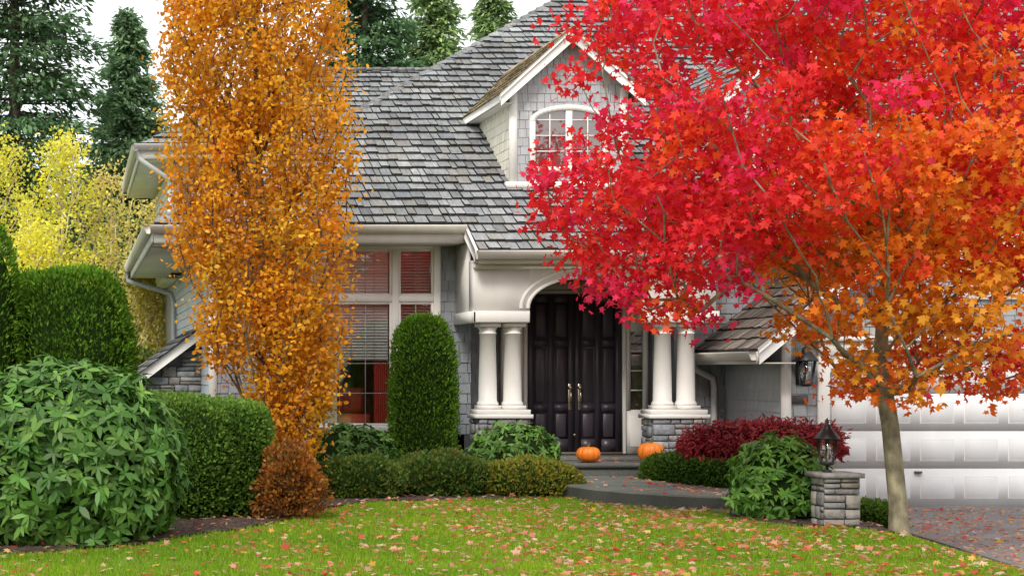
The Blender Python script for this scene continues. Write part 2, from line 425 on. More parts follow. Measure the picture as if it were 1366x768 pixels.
def pl(mbx,pts,dz=-.02,col=(.06,.06,.06)): mbx.poly([(x,y,z+dz) for x,y,z in pts],col)
pl(core,[(1.155,24.2,3.756),(XR,24.2,3.756),(XR,33.2,ridge),(10.155,33.2,ridge)])
pl(core,[(5.75,23.5,3.756-.434),(9.27,23.5,3.756-.434),(9.27,24.2,3.756),(5.75,24.2,3.756)])
pl(core,[(1.155,24.2,3.756),(10.155,33.2,ridge),(1.155,42.2,3.756)])
pl(core,[(1.155,42.2,3.756),(10.155,33.2,ridge),(XR,33.2,ridge),(XR,42.2,3.756)])
def wall_hole(mbx,x0,x1,z0,z1,y0,y1,hx0,hx1,hz0,hz1,col=None):
    mbx.box(x0,hx0,y0,y1,z0,z1,col); mbx.box(hx1,x1,y0,y1,z0,z1,col)
    mbx.box(hx0,hx1,y0,y1,z0,hz0,col); mbx.box(hx0,hx1,y0,y1,hz1,z1,col)
wall_hole(core,2.08,6.0,-.3,3.6,25.0,25.12,3.60,5.45,.78,3.52)
core.box(2.08,2.2,25.12,41,-.3,3.6); core.box(2.2,20,40.9,41,-.3,3.6); core.box(19.9,20,25,40.9,-.3,3.6); core.box(9.3,19.9,24.8,24.92,-.3,3.6)
SK=dict(gap=.0035,jit=.003,butt_shade=.3)
shakes(sid,(2.08,24.998,0),(1,0,0),(0,0,1),[(0,.66),(3.92,.66),(3.92,3.5),(0,3.5)],.155,.10,.2,.02,gray_shake,holes=[(1.42,3.45,.70,3.6)],outward=(0,-1,0),**SK)
shakes(sid,(2.078,25,0),(0,1,0),(0,0,1),[(0,-.1),(8.6,-.1),(8.6,3.5),(0,3.5)],.15,1,1,.02,lap,outward=(-1,0,0),full=True,gap=0,jit=0,butt_shade=.4)
shakes(sid,(9.3,24.798,0),(1,0,0),(0,0,1),[(0,0),(10,0),(10,3.5),(0,3.5)],.155,.10,.2,.02,gray_shake,outward=(0,-1,0),**SK)
trim.box(2.03,2.15,24.955,25.0,0,3.5); trim.box(2.03,2.075,25.0,25.11,0,3.5)
trim.box(1.17,5.74,24.22,25.0,3.50,3.53,CREAM); trim.box(1.17,2.08,25.001,33.4,3.50,3.53,CREAM)
trim.box(1.155,5.75,24.17,24.2,3.49,3.735); trim.box(1.125,1.155,24.17,33.4,3.49,3.735); trim.box(9.27,20,24.17,24.2,3.49,3.735)
trim.box(9.27,19.9,24.2,24.8,3.50,3.53,CREAM)
def gutter_x(x0,x1,y,z): trim.prism([(x0,y-.005,z-.12),(x0,y-.07,z-.12),(x0,y-.12,z-.02),(x0,y-.12,z),(x0,y-.005,z)],(x1-x0,0,0),CREAM)
def gutter_y(y0,y1,x,z): trim.prism([(x-.005,y0,z-.12),(x-.07,y0,z-.12),(x-.12,y0,z-.02),(x-.12,y0,z),(x-.005,y0,z)],(0,y1-y0,0),CREAM)
gutter_x(1.10,5.72,24.165,3.745); gutter_y(24.17,33.6,1.12,3.745); gutter_x(9.3,20,24.165,3.745)
ds=MB((.40,.42,.43)); ds.tube([(1.05,33.3,3.62),(1.05,33.3,3.45),(1.95,33.3,3.18),(2.0,33.3,3.0),(2.0,33.3,0)],.05,8)
ds.tube([(1.14,30.9,5.75),(1.2,30.95,5.6),(1.78,31.2,5.25),(1.8,31.3,5.1),(1.8,31.3,4.2)],.045,8,(.7,.7,.68))
p2=.58; c2=1/math.hypot(1,p2)
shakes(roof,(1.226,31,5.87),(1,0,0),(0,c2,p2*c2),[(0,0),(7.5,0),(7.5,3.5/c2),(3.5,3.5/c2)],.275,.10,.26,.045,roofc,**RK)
pl(core,[(1.226,31,5.87),(8.7,31,5.87),(8.7,34.5,7.9),(4.726,34.5,7.9)])
pl(core,[(1.226,31,5.87),(4.726,34.5,7.9),(1.226,38,5.87)]); pl(core,[(1.226,38,5.87),(4.726,34.5,7.9),(8.7,34.5,7.9),(8.7,38,5.87)])
for i in range(24):
    roof.box(4.7+i*.17,4.7+i*.17+.165,34.38,34.62,7.88,7.94+.01*(i%2),roofc(0))
core.box(1.85,8.7,31.6,37.5,3.5,5.65,(.5,.5,.5))
shakes(sid,(1.848,31.6,0),(0,1,0),(0,0,1),[(0,3.6),(5.9,3.6),(5.9,5.6),(0,5.6)],.15,1,1,.016,lapw,outward=(-1,0,0),full=True,gap=0,jit=0)
shakes(sid,(1.85,31.598,0),(1,0,0),(0,0,1),[(0,3.6),(6.8,3.6),(6.8,5.6),(0,5.6)],.15,1,1,.016,lapw,outward=(0,-1,0),full=True,gap=0,jit=0)
trim.box(1.8,1.93,31.54,31.6,3.6,5.62)
trim.box(1.24,8.7,31.02,31.58,5.60,5.63,WH); trim.box(1.24,1.84,31.6,38,5.60,5.63,WH)
trim.box(1.226,8.7,30.97,31.0,5.60,5.86); trim.box(1.196,1.226,30.97,38,5.60,5.86); gutter_y(31,38.1,1.19,5.87); gutter_x(1.1,8.6,30.965,5.87)
lean=[(1.18,27.0,-.1),(2.07,27.0,-.1),(2.07,27.0,2.2),(1.18,27.0,1.52)]
core.prism(lean,(0,4,0),(.16,.165,.175))
roof.prism([(1.02,26.8,1.47),(2.07,26.8,2.27),(2.07,26.8,2.34),(1.02,26.8,1.54)],(0,4.3,0),(.15,.15,.15))
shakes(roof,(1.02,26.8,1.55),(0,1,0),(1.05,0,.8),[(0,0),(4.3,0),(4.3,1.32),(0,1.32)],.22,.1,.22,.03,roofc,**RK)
trim.prism([(1.0,26.76,1.36),(2.07,26.76,2.16),(2.07,26.76,2.33),(1.0,26.76,1.53)],(0,.035,0))
SC=[(.22,.24,.27),(.27,.28,.30),(.18,.19,.21),(.30,.30,.29),(.25,.235,.215),(.33,.32,.31)]
def stones(mbx,x0,x1,z0,z1,y,dirn='front',hmin=.09,hmax=.17,wmin=.14,wmax=.36,top=None):
    z=z0
    while z<z1-.02:
        h=random.uniform(hmin,hmax); zt=min(z+h,z1)
        if z1-zt<.05: zt=z1
        x=x0
        while x<x1-.01:
            w=random.uniform(wmin,wmax); xt=min(x+w,x1)
            if x1-xt<.07: xt=x1
            if top is None or zt<top((x+xt)/2):
                g=.006; ch=.012
                subs=[(z,zt)]
                if zt-z>.11 and random.random()<.4: zm=z+(zt-z)*random.uniform(.4,.6); subs=[(z,zm),(zm,zt)]
                for (za,zb_) in subs:
                    d=random.uniform(.025,.05); c=vary(random.choice(SC),.2,.04)
                    k=len(mbx.v)
                    if dirn=='front': mbx.bbox(x+g,xt-g,y-d,y,za+g,zb_-g,ch,c)
                    else: mbx.bbox(x+g,xt-g,-d,0,za+g,zb_-g,ch,c)
                    for q in range(k,len(mbx.v)):
                        X_,Y_,Z_=mbx.v[q]; X_+=random.uniform(-.004,.004); Z_+=random.uniform(-.004,.004)
                        mbx.v[q]=(X_,Y_,Z_) if dirn=='front' else ((y+Y_,X_,Z_) if dirn=='left' else (y-Y_,X_,Z_))
            x=xt
        z=zt
stones(stone,1.18,2.07,-.1,2.1,26.998,'front',top=lambda x:1.45+(x-1.18)*.76)
stones(stone,27.0,31,-.1,1.45,1.178,'left')
stones(stone,2.1,5.75,-.1,.62,24.96,'front'); core.box(2.09,5.75,24.96,24.997,-.1,.63,(.15,.15,.15))
trim.box(2.1,5.75,24.88,24.99,.625,.675,(.38,.38,.37))
# big window
wx0,wx1,wz0,wz1=3.52,5.53,.70,3.56
yf=24.93
trim.bbox(wx0,wx0+.1,yf,25.06,wz0,wz1); trim.bbox(wx1-.1,wx1,yf,25.06,wz0,wz1)
trim.bbox(wx0+.1,wx1-.1,yf,25.06,wz1-.1,wz1); trim.bbox(wx0-.05,wx1+.05,yf-.04,25.06,wz0-.001,wz0+.09)
trim.bbox(4.80,4.90,yf+.01,25.06,wz0+.09,wz1-.1)
for a,b in ((3.62,4.80),(4.90,5.43)): trim.bbox(a,b,yf+.015,25.06,2.66,2.75)
def sash(x0,x1,z0,z1,y,w=.035):
    trim.bbox(x0,x0+w,y,y+.05,z0,z1,.006); trim.bbox(x1-w,x1,y,y+.05,z0,z1,.006)
    trim.bbox(x0+w,x1-w,y,y+.05,z0,z0+w,.006); trim.bbox(x0+w,x1-w,y,y+.05,z1-w,z1,.006)
    gl.quad((x0+w,y+.03,z0+w),(x1-w,y+.03,z0+w),(x1-w,y+.03,z1-w),(x0+w,y+.03,z1-w))
for a,b in ((3.62,4.80),(4.90,5.43)):
    sash(a,b,2.75,3.46,yf+.04); sash(a,b,.79,2.66,yf+.04)
MUN=(.40,.38,.36)
for x in (4.01,4.40): trim.box(x-.005,x+.005,yf+.055,yf+.066,.826,2.624,MUN); trim.box(x-.005,x+.005,yf+.055,yf+.066,2.786,3.424,MUN)
for z in (1.28,1.73,2.18): trim.box(3.656,4.764,yf+.0555,yf+.0655,z-.005,z+.005,MUN); trim.box(4.936,5.394,yf+.0555,yf+.0655,z-.005,z+.005,MUN)
trim.box(5.16,5.17,yf+.055,yf+.066,.826,2.624,MUN); trim.box(5.16,5.17,yf+.055,yf+.066,2.786,3.424,MUN)
for a,b in ((3.656,4.764),(4.936,5.394)): trim.box(a,b,yf+.0555,yf+.0655,3.10,3.11,MUN)
bl=MB((.84,.83,.81))
z=3.44
while z>1.80:
    if not (2.66<z<2.76):
        bl.prism([(3.66,25.09,z),(3.66,25.108,z-.043),(3.66,25.111,z-.040),(3.66,25.093,z+.003)],(1.10,0,0))
        if z>2.3: bl.prism([(4.94,25.09,z),(4.94,25.115,z-.034),(4.94,25.118,z-.031),(4.94,25.093,z+.003)],(.46,0,0),(.62,.48,.44))
    z-=.045
for q in (3.9,4.2,4.55): bl.box(q-.004,q+.004,25.085,25.088,1.75,3.44,(.5,.5,.48))
room=MB((.40,.33,.27))
room.add([(2.3,25.13,.2),(5.7,25.13,.2),(5.7,27.2,.2),(2.3,27.2,.2),(2.3,25.13,3.55),(5.7,25.13,3.55),(5.7,27.2,3.55),(2.3,27.2,3.55)],[(0,1,2,3),(4,7,6,5),(2,3,7,6),(0,3,7,4),(1,2,6,5)])
for (cx0,cx1,cc) in ((3.66,4.00,(.78,.74,.66)),(4.56,4.78,(.62,.10,.07)),(5.18,5.42,(.62,.12,.08))):
    n=14
    for i in range(n):
        xa=cx0+(cx1-cx0)*i/n; xb=cx0+(cx1-cx0)*(i+1)/n; ya=25.17+.03*(i%2); yb=25.17+.03*((i+1)%2)
        room.quad((xa,ya,.3),(xb,yb,.3),(xb,yb,3.5),(xa,ya,3.5),cc)
room.bbox(4.0,4.55,25.35,25.9,.2,.95,.08,(.66,.10,.06)); room.bbox(4.05,4.5,25.65,25.9,.95,1.35,.08,(.60,.09,.06))
room.tube([(4.98,25.4,.2),(4.98,25.4,1.25)],.02,8,(.5,.4,.2)); room.lathe(4.98,25.4,[(.14,1.25),(.08,1.50)],20,(.88,.76,.50))
room.bbox(3.3,4.4,27.1,27.18,1.2,1.7,.02,(.75,.6,.35)); room.bbox(4.6,5.4,26.9,27.15,.2,2.0,.03,(.35,.14,.08))
# porch
PY=23.8
zt=3.22; zb=2.31; ax0,ax1=6.56,8.20; zs,zp=2.52,2.95
AC=(ax0+ax1)/2; AW=(ax1-ax0)/2
def arch(x): 
    t=min(1,abs(x-AC)/AW); return zs+(zp-zs)*math.sqrt(max(0,1-t*t))
nA=40; X_=[AC-AW*math.cos(math.pi*i/nA) for i in range(nA+1)]
trim.box(5.77,ax0,PY,PY+.36,zb,zt); trim.box(ax1,9.25,PY,PY+.36,zb,zt)
for i in range(nA):
    a,b=X_[i],X_[i+1]; za,zb_=arch(a),arch(b)
    trim.add([(a,PY,za),(b,PY,zb_),(b,PY,zt),(a,PY,zt),(a,PY+.36,za),(b,PY+.36,zb_),(b,PY+.36,zt),(a,PY+.36,zt)],[(0,1,2,3),(0,4,5,1),(4,7,6,5)])
def ring(x0g,x1g,yo,th):
    pts=[]
    for i in range(nA+1):
        t=math.pi*i/nA
        pi=(AC-(AW+x0g)*math.cos(t),zs+(zp-zs+x0g)*math.sin(t)); po=(AC-(AW+x1g)*math.cos(t),zs+(zp-zs+x1g)*math.sin(t)); pts.append((pi,po))
    for i in range(nA):
        (a,b),(c,d)=pts[i],pts[i+1]
        trim.add([(a[0],yo,a[1]),(b[0],yo,b[1]),(d[0],yo,d[1]),(c[0],yo,c[1]),(a[0],yo+th,a[1]),(b[0],yo+th,b[1]),(d[0],yo+th,d[1]),(c[0],yo+th,c[1])],[(0,1,2,3),(1,5,6,2),(0,3,7,4)])
ring(.003,.05,PY-.03,.03); ring(.10,.15,PY-.022,.022)
trim.bbox(5.73,ax0-.003,PY-.045,PY-.001,zb+.002,zb+.17,.015); trim.bbox(ax1+.003,9.29,PY-.045,PY-.001,zb+.002,zb+.17,.015)
trim.box(5.77,5.80,PY+.36,25.0,zb,3.5); trim.box(5.735,5.768,PY-.045,25.0,zb+.002,zb+.17)
trim.prism([(5.70,23.5,3.17),(5.70,24.22,3.60),(5.70,24.22,3.78),(5.70,23.5,3.34)],(.045,0,0))
trim.box(9.22,9.25,PY+.36,24.8,zb,3.5)
trim.box(5.75,9.27,23.52,PY,3.165,3.19,CREAM); trim.box(5.75,9.27,23.5,23.53,3.14,3.30); gutter_x(5.72,9.30,23.495,3.325)
trim.bbox(5.75,9.27,PY-.06,PY-.001,3.08,3.16,.03)
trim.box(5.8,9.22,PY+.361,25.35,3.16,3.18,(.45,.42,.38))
colm=MB(WH)
def column(x,y):
    z0=1.06;z1=zb-.004
    colm.box(x-.155,x+.155,y-.165,y+.165,z0,z0+.055); 
    colm.lathe(x,y,[(.15,z0+.055),(.156,z0+.075),(.15,z0+.10),(.136,z0+.105),(.136,z0+.125),(.130,z0+.13),(.128,z0+.4),(.113,z1-.16),(.126,z1-.155),(.126,z1-.135),(.115,z1-.13),(.115,z1-.10),(.143,z1-.055)],40)
    colm.box(x-.152,x+.152,y-.155,y+.155,z1-.055,z1)
for x in (6.0,6.36,8.54,8.88): column(x,PY+.18)
for a,b in ((5.79,6.57),(8.30,9.12)):
    colm.bbox(a-.03,b+.03,PY-.07,PY+.42,.93,.99,.012); colm.bbox(a,b,PY-.04,PY+.40,.99,1.058,.01)
    core.box(a+.03,b-.03,PY-.0,PY+.36,-.1,.925,(.15,.15,.15))
    stones(stone,a+.03,b-.03,-.1,.925,PY-.001,'front',.08,.19,.12,.34)
    stones(stone,PY,PY+.36,-.1,.925,a+.03,'left',.08,.17,.12,.3)
    stones(stone,PY,PY+.36,-.1,.925,b-.03,'right',.08,.17,.12,.3)
pf=MB((.15,.15,.14)); pf.box(6.58,8.28,22.85,23.78,-.1,.335,(.11,.115,.105)); pf.box(5.82,9.2,24.165,25.38,-.1,.34); pf.box(6.58,8.28,23.78,24.165,-.1,.338)
pf.box(6.5,8.32,22.82,22.9,.275,.341,(.13,.135,.125))
DY=25.4
core.box(5.8,9.25,DY+.06,DY+.16,0,3.6)
shakes(sid,(5.8,DY+.06,0),(1,0,0),(0,0,1),[(0,.34),(3.45,.34),(3.45,3.16),(0,3.16)],.155,.10,.2,.014,gray_shake,outward=(0,-1,0),holes=[(.8,3.1,.3,2.95)],**SK)
dx0,dx1,dz0,dz1=6.96,8.42,.37,2.80
door=MB((.048,.040,.054))
mid=(dx0+dx1)/2
for a,b in ((dx0+.005,mid-.004),(mid+.004,dx1-.005)):
    door.box(a,b,DY+.0,DY+.045,dz0,dz1)
    w=b-a; st=.095; pw=(w-3*st)/2
    rows=[(dz0+.2,dz0+.62),(dz0+.74,dz0+1.62),(dz0+1.74,dz1-.13)]
    for k in range(3): door.box(a+k*(pw+st),a+k*(pw+st)+st,DY-.016,DY-.001,dz0+.001,dz1-.001)
    for c in range(2):
        px0=a+st+c*(pw+st); px1=px0+pw
        zz=[dz0+.001]+[q for r in rows for q in r]+[dz1-.001]
        for k in range(0,len(zz),2): door.box(px0+.001,px1-.001,DY-.0155,DY-.001,zz[k],zz[k+1])
        for (ra,rb) in rows: door.bbox(px0+.03,px1-.03,DY-.014,DY-.001,ra+.03,rb-.03,.012)
door.build('front_door',M_DOOR,house)
br=MB((.70,.62,.48))
for s in (-1,1):
    x=mid+s*.075
    br.bbox(x-.024,x+.024,DY-.024,DY-.0165,1.02,1.42,.003)
    br.tube([(x,DY-.024,1.14),(x,DY-.075,1.15),(x,DY-.085,1.22),(x,DY-.07,1.30),(x,DY-.024,1.31)],.013,8)
    br.lathe(x,DY-.045,[(.028,1.34),(.034,1.36),(.028,1.38)],14)
br.bbox(mid-.015,mid+.015,DY-.03,DY-.017,.62,.65,.003)
trim.bbox(dx0-.06,dx0-.002,DY-.05,DY+.055,.345,dz1+.06); trim.bbox(dx1+.002,dx1+.06,DY-.05,DY+.055,.345,dz1+.06)
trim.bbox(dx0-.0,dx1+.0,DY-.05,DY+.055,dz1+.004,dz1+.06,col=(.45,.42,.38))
dark.box(dx0,dx1,DY-.05,DY+.05,.338,.368,(.2,.16,.12))
for (a,b) in ((dx0-.40,dx0-.062),(dx1+.062,dx1+.40)):
    trim.box(a,b,DY-.0,DY+.055,.345,1.02); trim.bbox(a+.06,b-.06,DY-.015,DY-.001,.45,.92,.01)
    trim.box(a,a+.07,DY-.02,DY+.055,1.02,dz1+.06); trim.box(b-.07,b,DY-.02,DY+.055,1.02,dz1+.06); trim.box(a+.07,b-.07,DY-.02,DY+.055,2.22,dz1+.06)
    for z in (1.32,1.62,1.92): trim.box(a+.07,b-.07,DY-.01,DY+.01,z-.01,z+.01)
    gl.quad((a+.07,DY+.02,1.02),(b-.07,DY+.02,1.02),(b-.07,DY+.02,2.22),(a+.07,DY+.02,2.22))
    dark.box(a+.06,b-.06,DY+.04,DY+.058,1.0,2.24,(.12,.07,.05))
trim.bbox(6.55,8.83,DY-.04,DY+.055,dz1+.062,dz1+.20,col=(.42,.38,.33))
core.box(5.80,5.9,25.0,DY+.06,0,3.5); 
def dormer(c,hw=.88,Yf=25.3,ze=5.83,zp=6.82,rc=mossc):
    ov=.20; ew=hw+ov; pit=(zp-ze)/ew; zw=ze+ov*pit-.06
    zb0=3.756+P*(Yf-24.2)-.05
    core.prism([(c-hw,Yf+.02,zb0),(c+hw,Yf+.02,zb0),(c+hw,Yf+.02,zw),(c,Yf+.02,zp-.08),(c-hw,Yf+.02,zw)],(0,.1,0),(.2,.2,.2))
    shakes(sid,(c,Yf+.02,0),(1,0,0),(0,0,1),[(-hw,zb0),(hw,zb0),(hw,zw),(.02,zp-.1),(-.02,zp-.1),(-hw,zw)],.135,.08,.16,.015,lambda r:vary((.40,.405,.43),.06,.02),outward=(0,-1,0),gap=.0025,jit=.002,butt_shade=.4,holes=[(-.55,.55,4.72,5.5)])
    yb=24.2+(zw-3.756)/P
    for s in (-1,1):
        core.prism([(c+s*hw,Yf+.12,zb0),(c+s*hw,Yf+.12,zw),(c+s*hw,yb+.2,zw)],(-s*.08,0,0),(.3,.3,.3))
    shakes(sid,(c-hw-.002,Yf+.02,0),(0,1,0),(0,0,1),[(0,zb0+.05),(0.02,zb0+.05),(yb-Yf,zw),(0,zw)],.15,.1,.22,.012,lambda r:vary((.76,.72,.62),.05,.02),outward=(-1,0,0),gap=.002,jit=0,butt_shade=.6)
    trim.box(c-hw-.03,c-hw+.09,Yf-.025,Yf+.018,zb0,zw); trim.box(c+hw-.09,c+hw+.03,Yf-.025,Yf+.018,zb0,zw)
    trim.bbox(c-hw-.1,c+hw+.1,Yf-.12,Yf+.02,zb0+.02,zb0+.12,.02)
    L=math.hypot(ew,zp-ze); y0=Yf-.22
    yr=24.2+(zp-3.756)/P; ye=24.2+(ze-3.756)/P
    for s in (-1,1):
        shakes(roof,(c+s*ew,y0,ze),(0,1,0),(-s*ew,0,zp-ze),[(0,0),(ye-y0+.1,0),(yr-y0+.1,L),(0,L)],.2,.09,.22,.028,rc,gap=.005,jit=.015,butt_shade=.4)
        core.poly([(c+s*ew,y0,ze-.012),(c+s*ew,ye,ze-.012),(c,yr,zp-.012),(c,y0,zp-.012)],(.1,.09,.07))
        core.poly([(c+s*ew,y0,ze-.06),(c+s*ew,ye,ze-.06),(c,yr,zp-.06),(c,y0,zp-.06)],(.55,.5,.45))
        d=.19
        trim.prism([(c+s*(ew+.02),y0-.03,ze-.03),(c,y0-.03,zp-.01),(c,y0-.03,zp-.01-d),(c+s*(ew+.02),y0-.03,ze-.03-d*.85)],(0,.03,0))
        trim.prism([(c+s*(ew+.03),y0-.055,ze-.005),(c,y0-.055,zp+.02),(c,y0-.055,zp-.035),(c+s*(ew+.03),y0-.055,ze-.06)],(0,.024,0))
        trim.prism([(c+s*(ew+.03),y0,ze-.13),(c+s*(ew+.03),y0,ze-.02),(c+s*(ew+.03),ye,ze-.02),(c+s*(ew+.03),ye,ze-.13)],(-s*.03,0,0))
        trim.quad((c+s*ew,y0,ze-.135),(c+s*ew,ye,ze-.135),(c+s*hw,ye,ze-.135),(c+s*hw,y0,ze-.135))
    for i in range(int((yr-y0)/.2)):
        ya=y0+i*.2
        roof.prism([(c-.1,ya,zp-.06),(c,ya,zp+.045),(c+.1,ya,zp-.06)],(0,.195,0),rc(0))
    w=.60; zsill=4.74; zsp=5.44; rise=.25
    def ap(sc,t): return (c-w*sc*math.cos(t),zsp+ (rise-(1-sc)*w)*math.sin(t))
    n=20
    for i in range(n):
        t0,t1=math.pi*i/n,math.pi*(i+1)/n; a,b=ap(1.0,t0),ap(1.0,t1); e,f=ap(.86,t0),ap(.86,t1)
        ya=Yf-.045
        trim.add([(a[0],ya,a[1]),(b[0],ya,b[1]),(f[0],ya,f[1]),(e[0],ya,e[1]),(a[0],Yf+.02,a[1]),(b[0],Yf+.02,b[1]),(f[0],Yf+.02,f[1]),(e[0],Yf+.02,e[1])],[(0,1,2,3),(0,4,5,1),(2,6,7,3)])
    wi=w*.86
    trim.bbox(c-w,c-wi,Yf-.045,Yf+.02,zsill,zsp,.006); trim.bbox(c+wi,c+w,Yf-.045,Yf+.02,zsill,zsp,.006); trim.bbox(c-w-.04,c+w+.04,Yf-.08,Yf+.02,zsill-.07,zsill,.01)
    trim.bbox(c-.05,c+.05,Yf-.04,Yf+.0,zsill,zsp+rise-.09,.006)
    for s in (-1,1):
        trim.box(c+s*.29-.008,c+s*.29+.008,Yf-.02,Yf-.008,zsill,zsp+.12)
        for z in (4.98,5.22,5.46): trim.box(min(c+s*.05,c+s*wi),max(c+s*.05,c+s*wi),Yf-.019,Yf-.009,z-.008,z+.008)
    gp=[(c-wi,Yf-.005,zsill)]+[(ap(.86,math.pi*i/n)[0],Yf-.005,ap(.86,math.pi*i/n)[1]) for i in range(n+1)]+[(c+wi,Yf-.005,zsill)]
    gl.poly(gp); dark.poly([(x,y+.012,z) for x,y,z in gp],(.13,.05,.045))
dormer(7.57); dormer(10.95,rc=roofc)
# garage wing
GX0,GY,GZ=9.79,22.8,-.25
GD0,GD1,GDz=10.42,15.3,1.82
pit=.85; ex=9.30; ez=1.90; rx=12.9; rz=ez+(rx-ex)*pit; wl=ez+(GX0-ex)*pit-.08
core.prism([(GX0,GY+.02,GZ),(GD0,GY+.02,GZ),(GD0,GY+.02,GDz),(GD1,GY+.02,GDz),(GD1,GY+.02,GZ),(16.0,GY+.02,GZ),(16.0,GY+.02,wl),(rx,GY+.02,rz-.1),(GX0,GY+.02,wl)],(0,.1,0),(.3,.3,.31))
core.box(GX0,GX0+.1,GY+.12,25,GZ,wl); core.box(15.9,16,GY+.12,30,GZ,wl)
shakes(sid,(0,GY+.02,0),(1,0,0),(0,0,1),[(GX0,GZ),(16,GZ),(16,wl),(rx+.02,rz-.12),(rx-.02,rz-.12),(GX0,wl)],.155,.1,.2,.018,lambda r:vary((.34,.355,.375),.06,.02),outward=(0,-1,0),gap=.003,jit=.002,butt_shade=.35,holes=[(GD0,GD1,-1,GDz)])
shakes(sid,(GX0-.002,GY,0),(0,1,0),(0,0,1),[(0,-.2),(2.0,-.2),(2.0,wl),(0,wl)],.155,1,1,.02,lambda r:vary((.38,.395,.415),.05,.02),outward=(-1,0,0),gap=0,full=True,jit=0,butt_shade=.35)
trim.box(GX0-.03,GX0+.10,GY-.03,GY+.018,GZ,wl); 
trim.bbox(GD0-.16,GD0,GY-.05,GY+.02,GZ,GDz+.0,.01); trim.bbox(GD1,GD1+.16,GY-.05,GY+.02,GZ,GDz,.01); trim.bbox(GD0-.16,GD1+.16,GY-.055,GY+.02,GDz+.001,GDz+.2,.02); trim.bbox(GD0-.25,GD1+.25,GY-.12,GY+.02,GDz+.201,GDz+.27,.02)
for s,xc in ((1,GD0),(-1,GD1)):
    pts=[(xc,GDz)]+[(xc+s*.55*(1-math.sin(t)),GDz-.28*(1-math.cos(t))) for t in [math.pi/2*i/10 for i in range(11)]]
    trim.prism([(x,GY-.03,z) for x,z in pts],(0,.05,0))
gd=MB((.74,.74,.75)); rows=4; cols_=8; ph=(GDz-GZ)/rows; pw=(GD1-GD0)/cols_
for r in range(rows):
    gd.box(GD0,GD1,GY+.050,GY+.09,GZ+r*ph+.002,GZ+(r+1)*ph-.002)
    # shallow embossed panels on a flat section
    for c in range(cols_):
        x0=GD0+c*pw+.07;x1=GD0+(c+1)*pw-.07;z0=GZ+r*ph+.10;z1=GZ+(r+1)*ph-.10
        gd.bbox(x0,x1,GY+.0435,GY+.0495,z0,z1,.006)
        gd.bbox(x0+.035,x1-.035,GY+.0395,GY+.0432,z0+.035,z1-.035,.0035)
gd.box(GD0,GD1,GY+.095,GY+.10,GZ,GDz,(.35,.35,.35))
gd.box(GD0,GD1,GY+.041,GY+.09,GZ-.004,GZ+.0015,(.05,.05,.05))
gd.box(GD0+1.2,GD0+1.3,GY+.01,GY+.039,GZ+.45,GZ+.48,(.1,.1,.1))
gd.build('garage_door',M_PAINT,house)
Lg=math.hypot(rx-ex,rz-ez)
shakes(roof,(ex,22.4,ez),(0,1,0),(rx-ex,0,rz-ez),[(0,0),(2.4,0),(9,Lg*.99),(9,Lg),(0,Lg)],.24,.1,.25,.035,brownc,gap=.006,jit=.015,butt_shade=.4)
core.poly([(ex,22.4,ez-.02),(ex,25,ez-.02),(rx,31.4,rz-.02),(rx,22.4,rz-.02)],(.1,.09,.08)); core.poly([(16.5,22.4,ez-.02),(rx,22.4,rz-.02),(rx,31.4,rz-.02),(16.5,31.4,ez-.02)],(.1,.09,.08))
trim.prism([(ex-.02,22.36,ez-.02),(rx,22.36,rz),(rx,22.36,rz-.22),(ex-.02,22.36,ez-.2)],(0,.035,0)); trim.prism([(16.52,22.36,ez-.02),(rx,22.36,rz),(rx,22.36,rz-.22),(16.52,22.36,ez-.2)],(0,.035,0))
trim.prism([(ex-.04,22.33,ez+.02),(rx,22.33,rz+.04),(rx,22.33,rz-.03),(ex-.04,22.33,ez-.05)],(0,.028,0))
trim.box(ex-.03,ex,22.4,24.78,ez-.19,ez-.02); gutter_y(22.42,24.78,ex-.032,ez-.02); trim.box(ex,GX0,22.4,24.78,ez-.19,ez-.17,CREAM)
trim.bbox(12.2,13.6,GY-.05,GY+.0,2.6,3.6,.01); gl.quad((12.3,GY-.052,2.7),(13.5,GY-.052,2.7),(13.5,GY-.052,3.5),(12.3,GY-.052,3.5)); 
ds.tube([(9.24,24.60,1.80),(9.24,24.62,1.65),(9.55,24.70,1.50),(9.58,24.72,1.38),(9.58,24.72,0)],.045,8,(.62,.62,.62))
pq=MB((.06,.05,.05)); pq.bbox(9.90,10.13,GY-.02,GY+.0,1.16,1.28,.008); pq.build('house_number_plaque',M_METAL,house)
trim.build('white_trim',M_PAINT,house); sid.build('shingle_siding',M_SIDING,house); roof.build('shake_roof',M_ROOF,house); core.build('wall_and_roof_sheathing',M_PAINT,house)
stone.build('stone_veneer',M_STONE,house); gl.build('window_glass',M_GLASS,house); dark.build('sidelight_backs_and_threshold',M_DOOR,house); bl.build('window_blinds',M_PAINT,house); room.build('front_room',M_PAINT,house)
colm.build('porch_columns',M_PAINT,house); pf.build('porch_floor_and_step',M_CONC,house); ds.build('downspouts',M_PAINT,house); br.build('door_handles',M_BRASS,house)

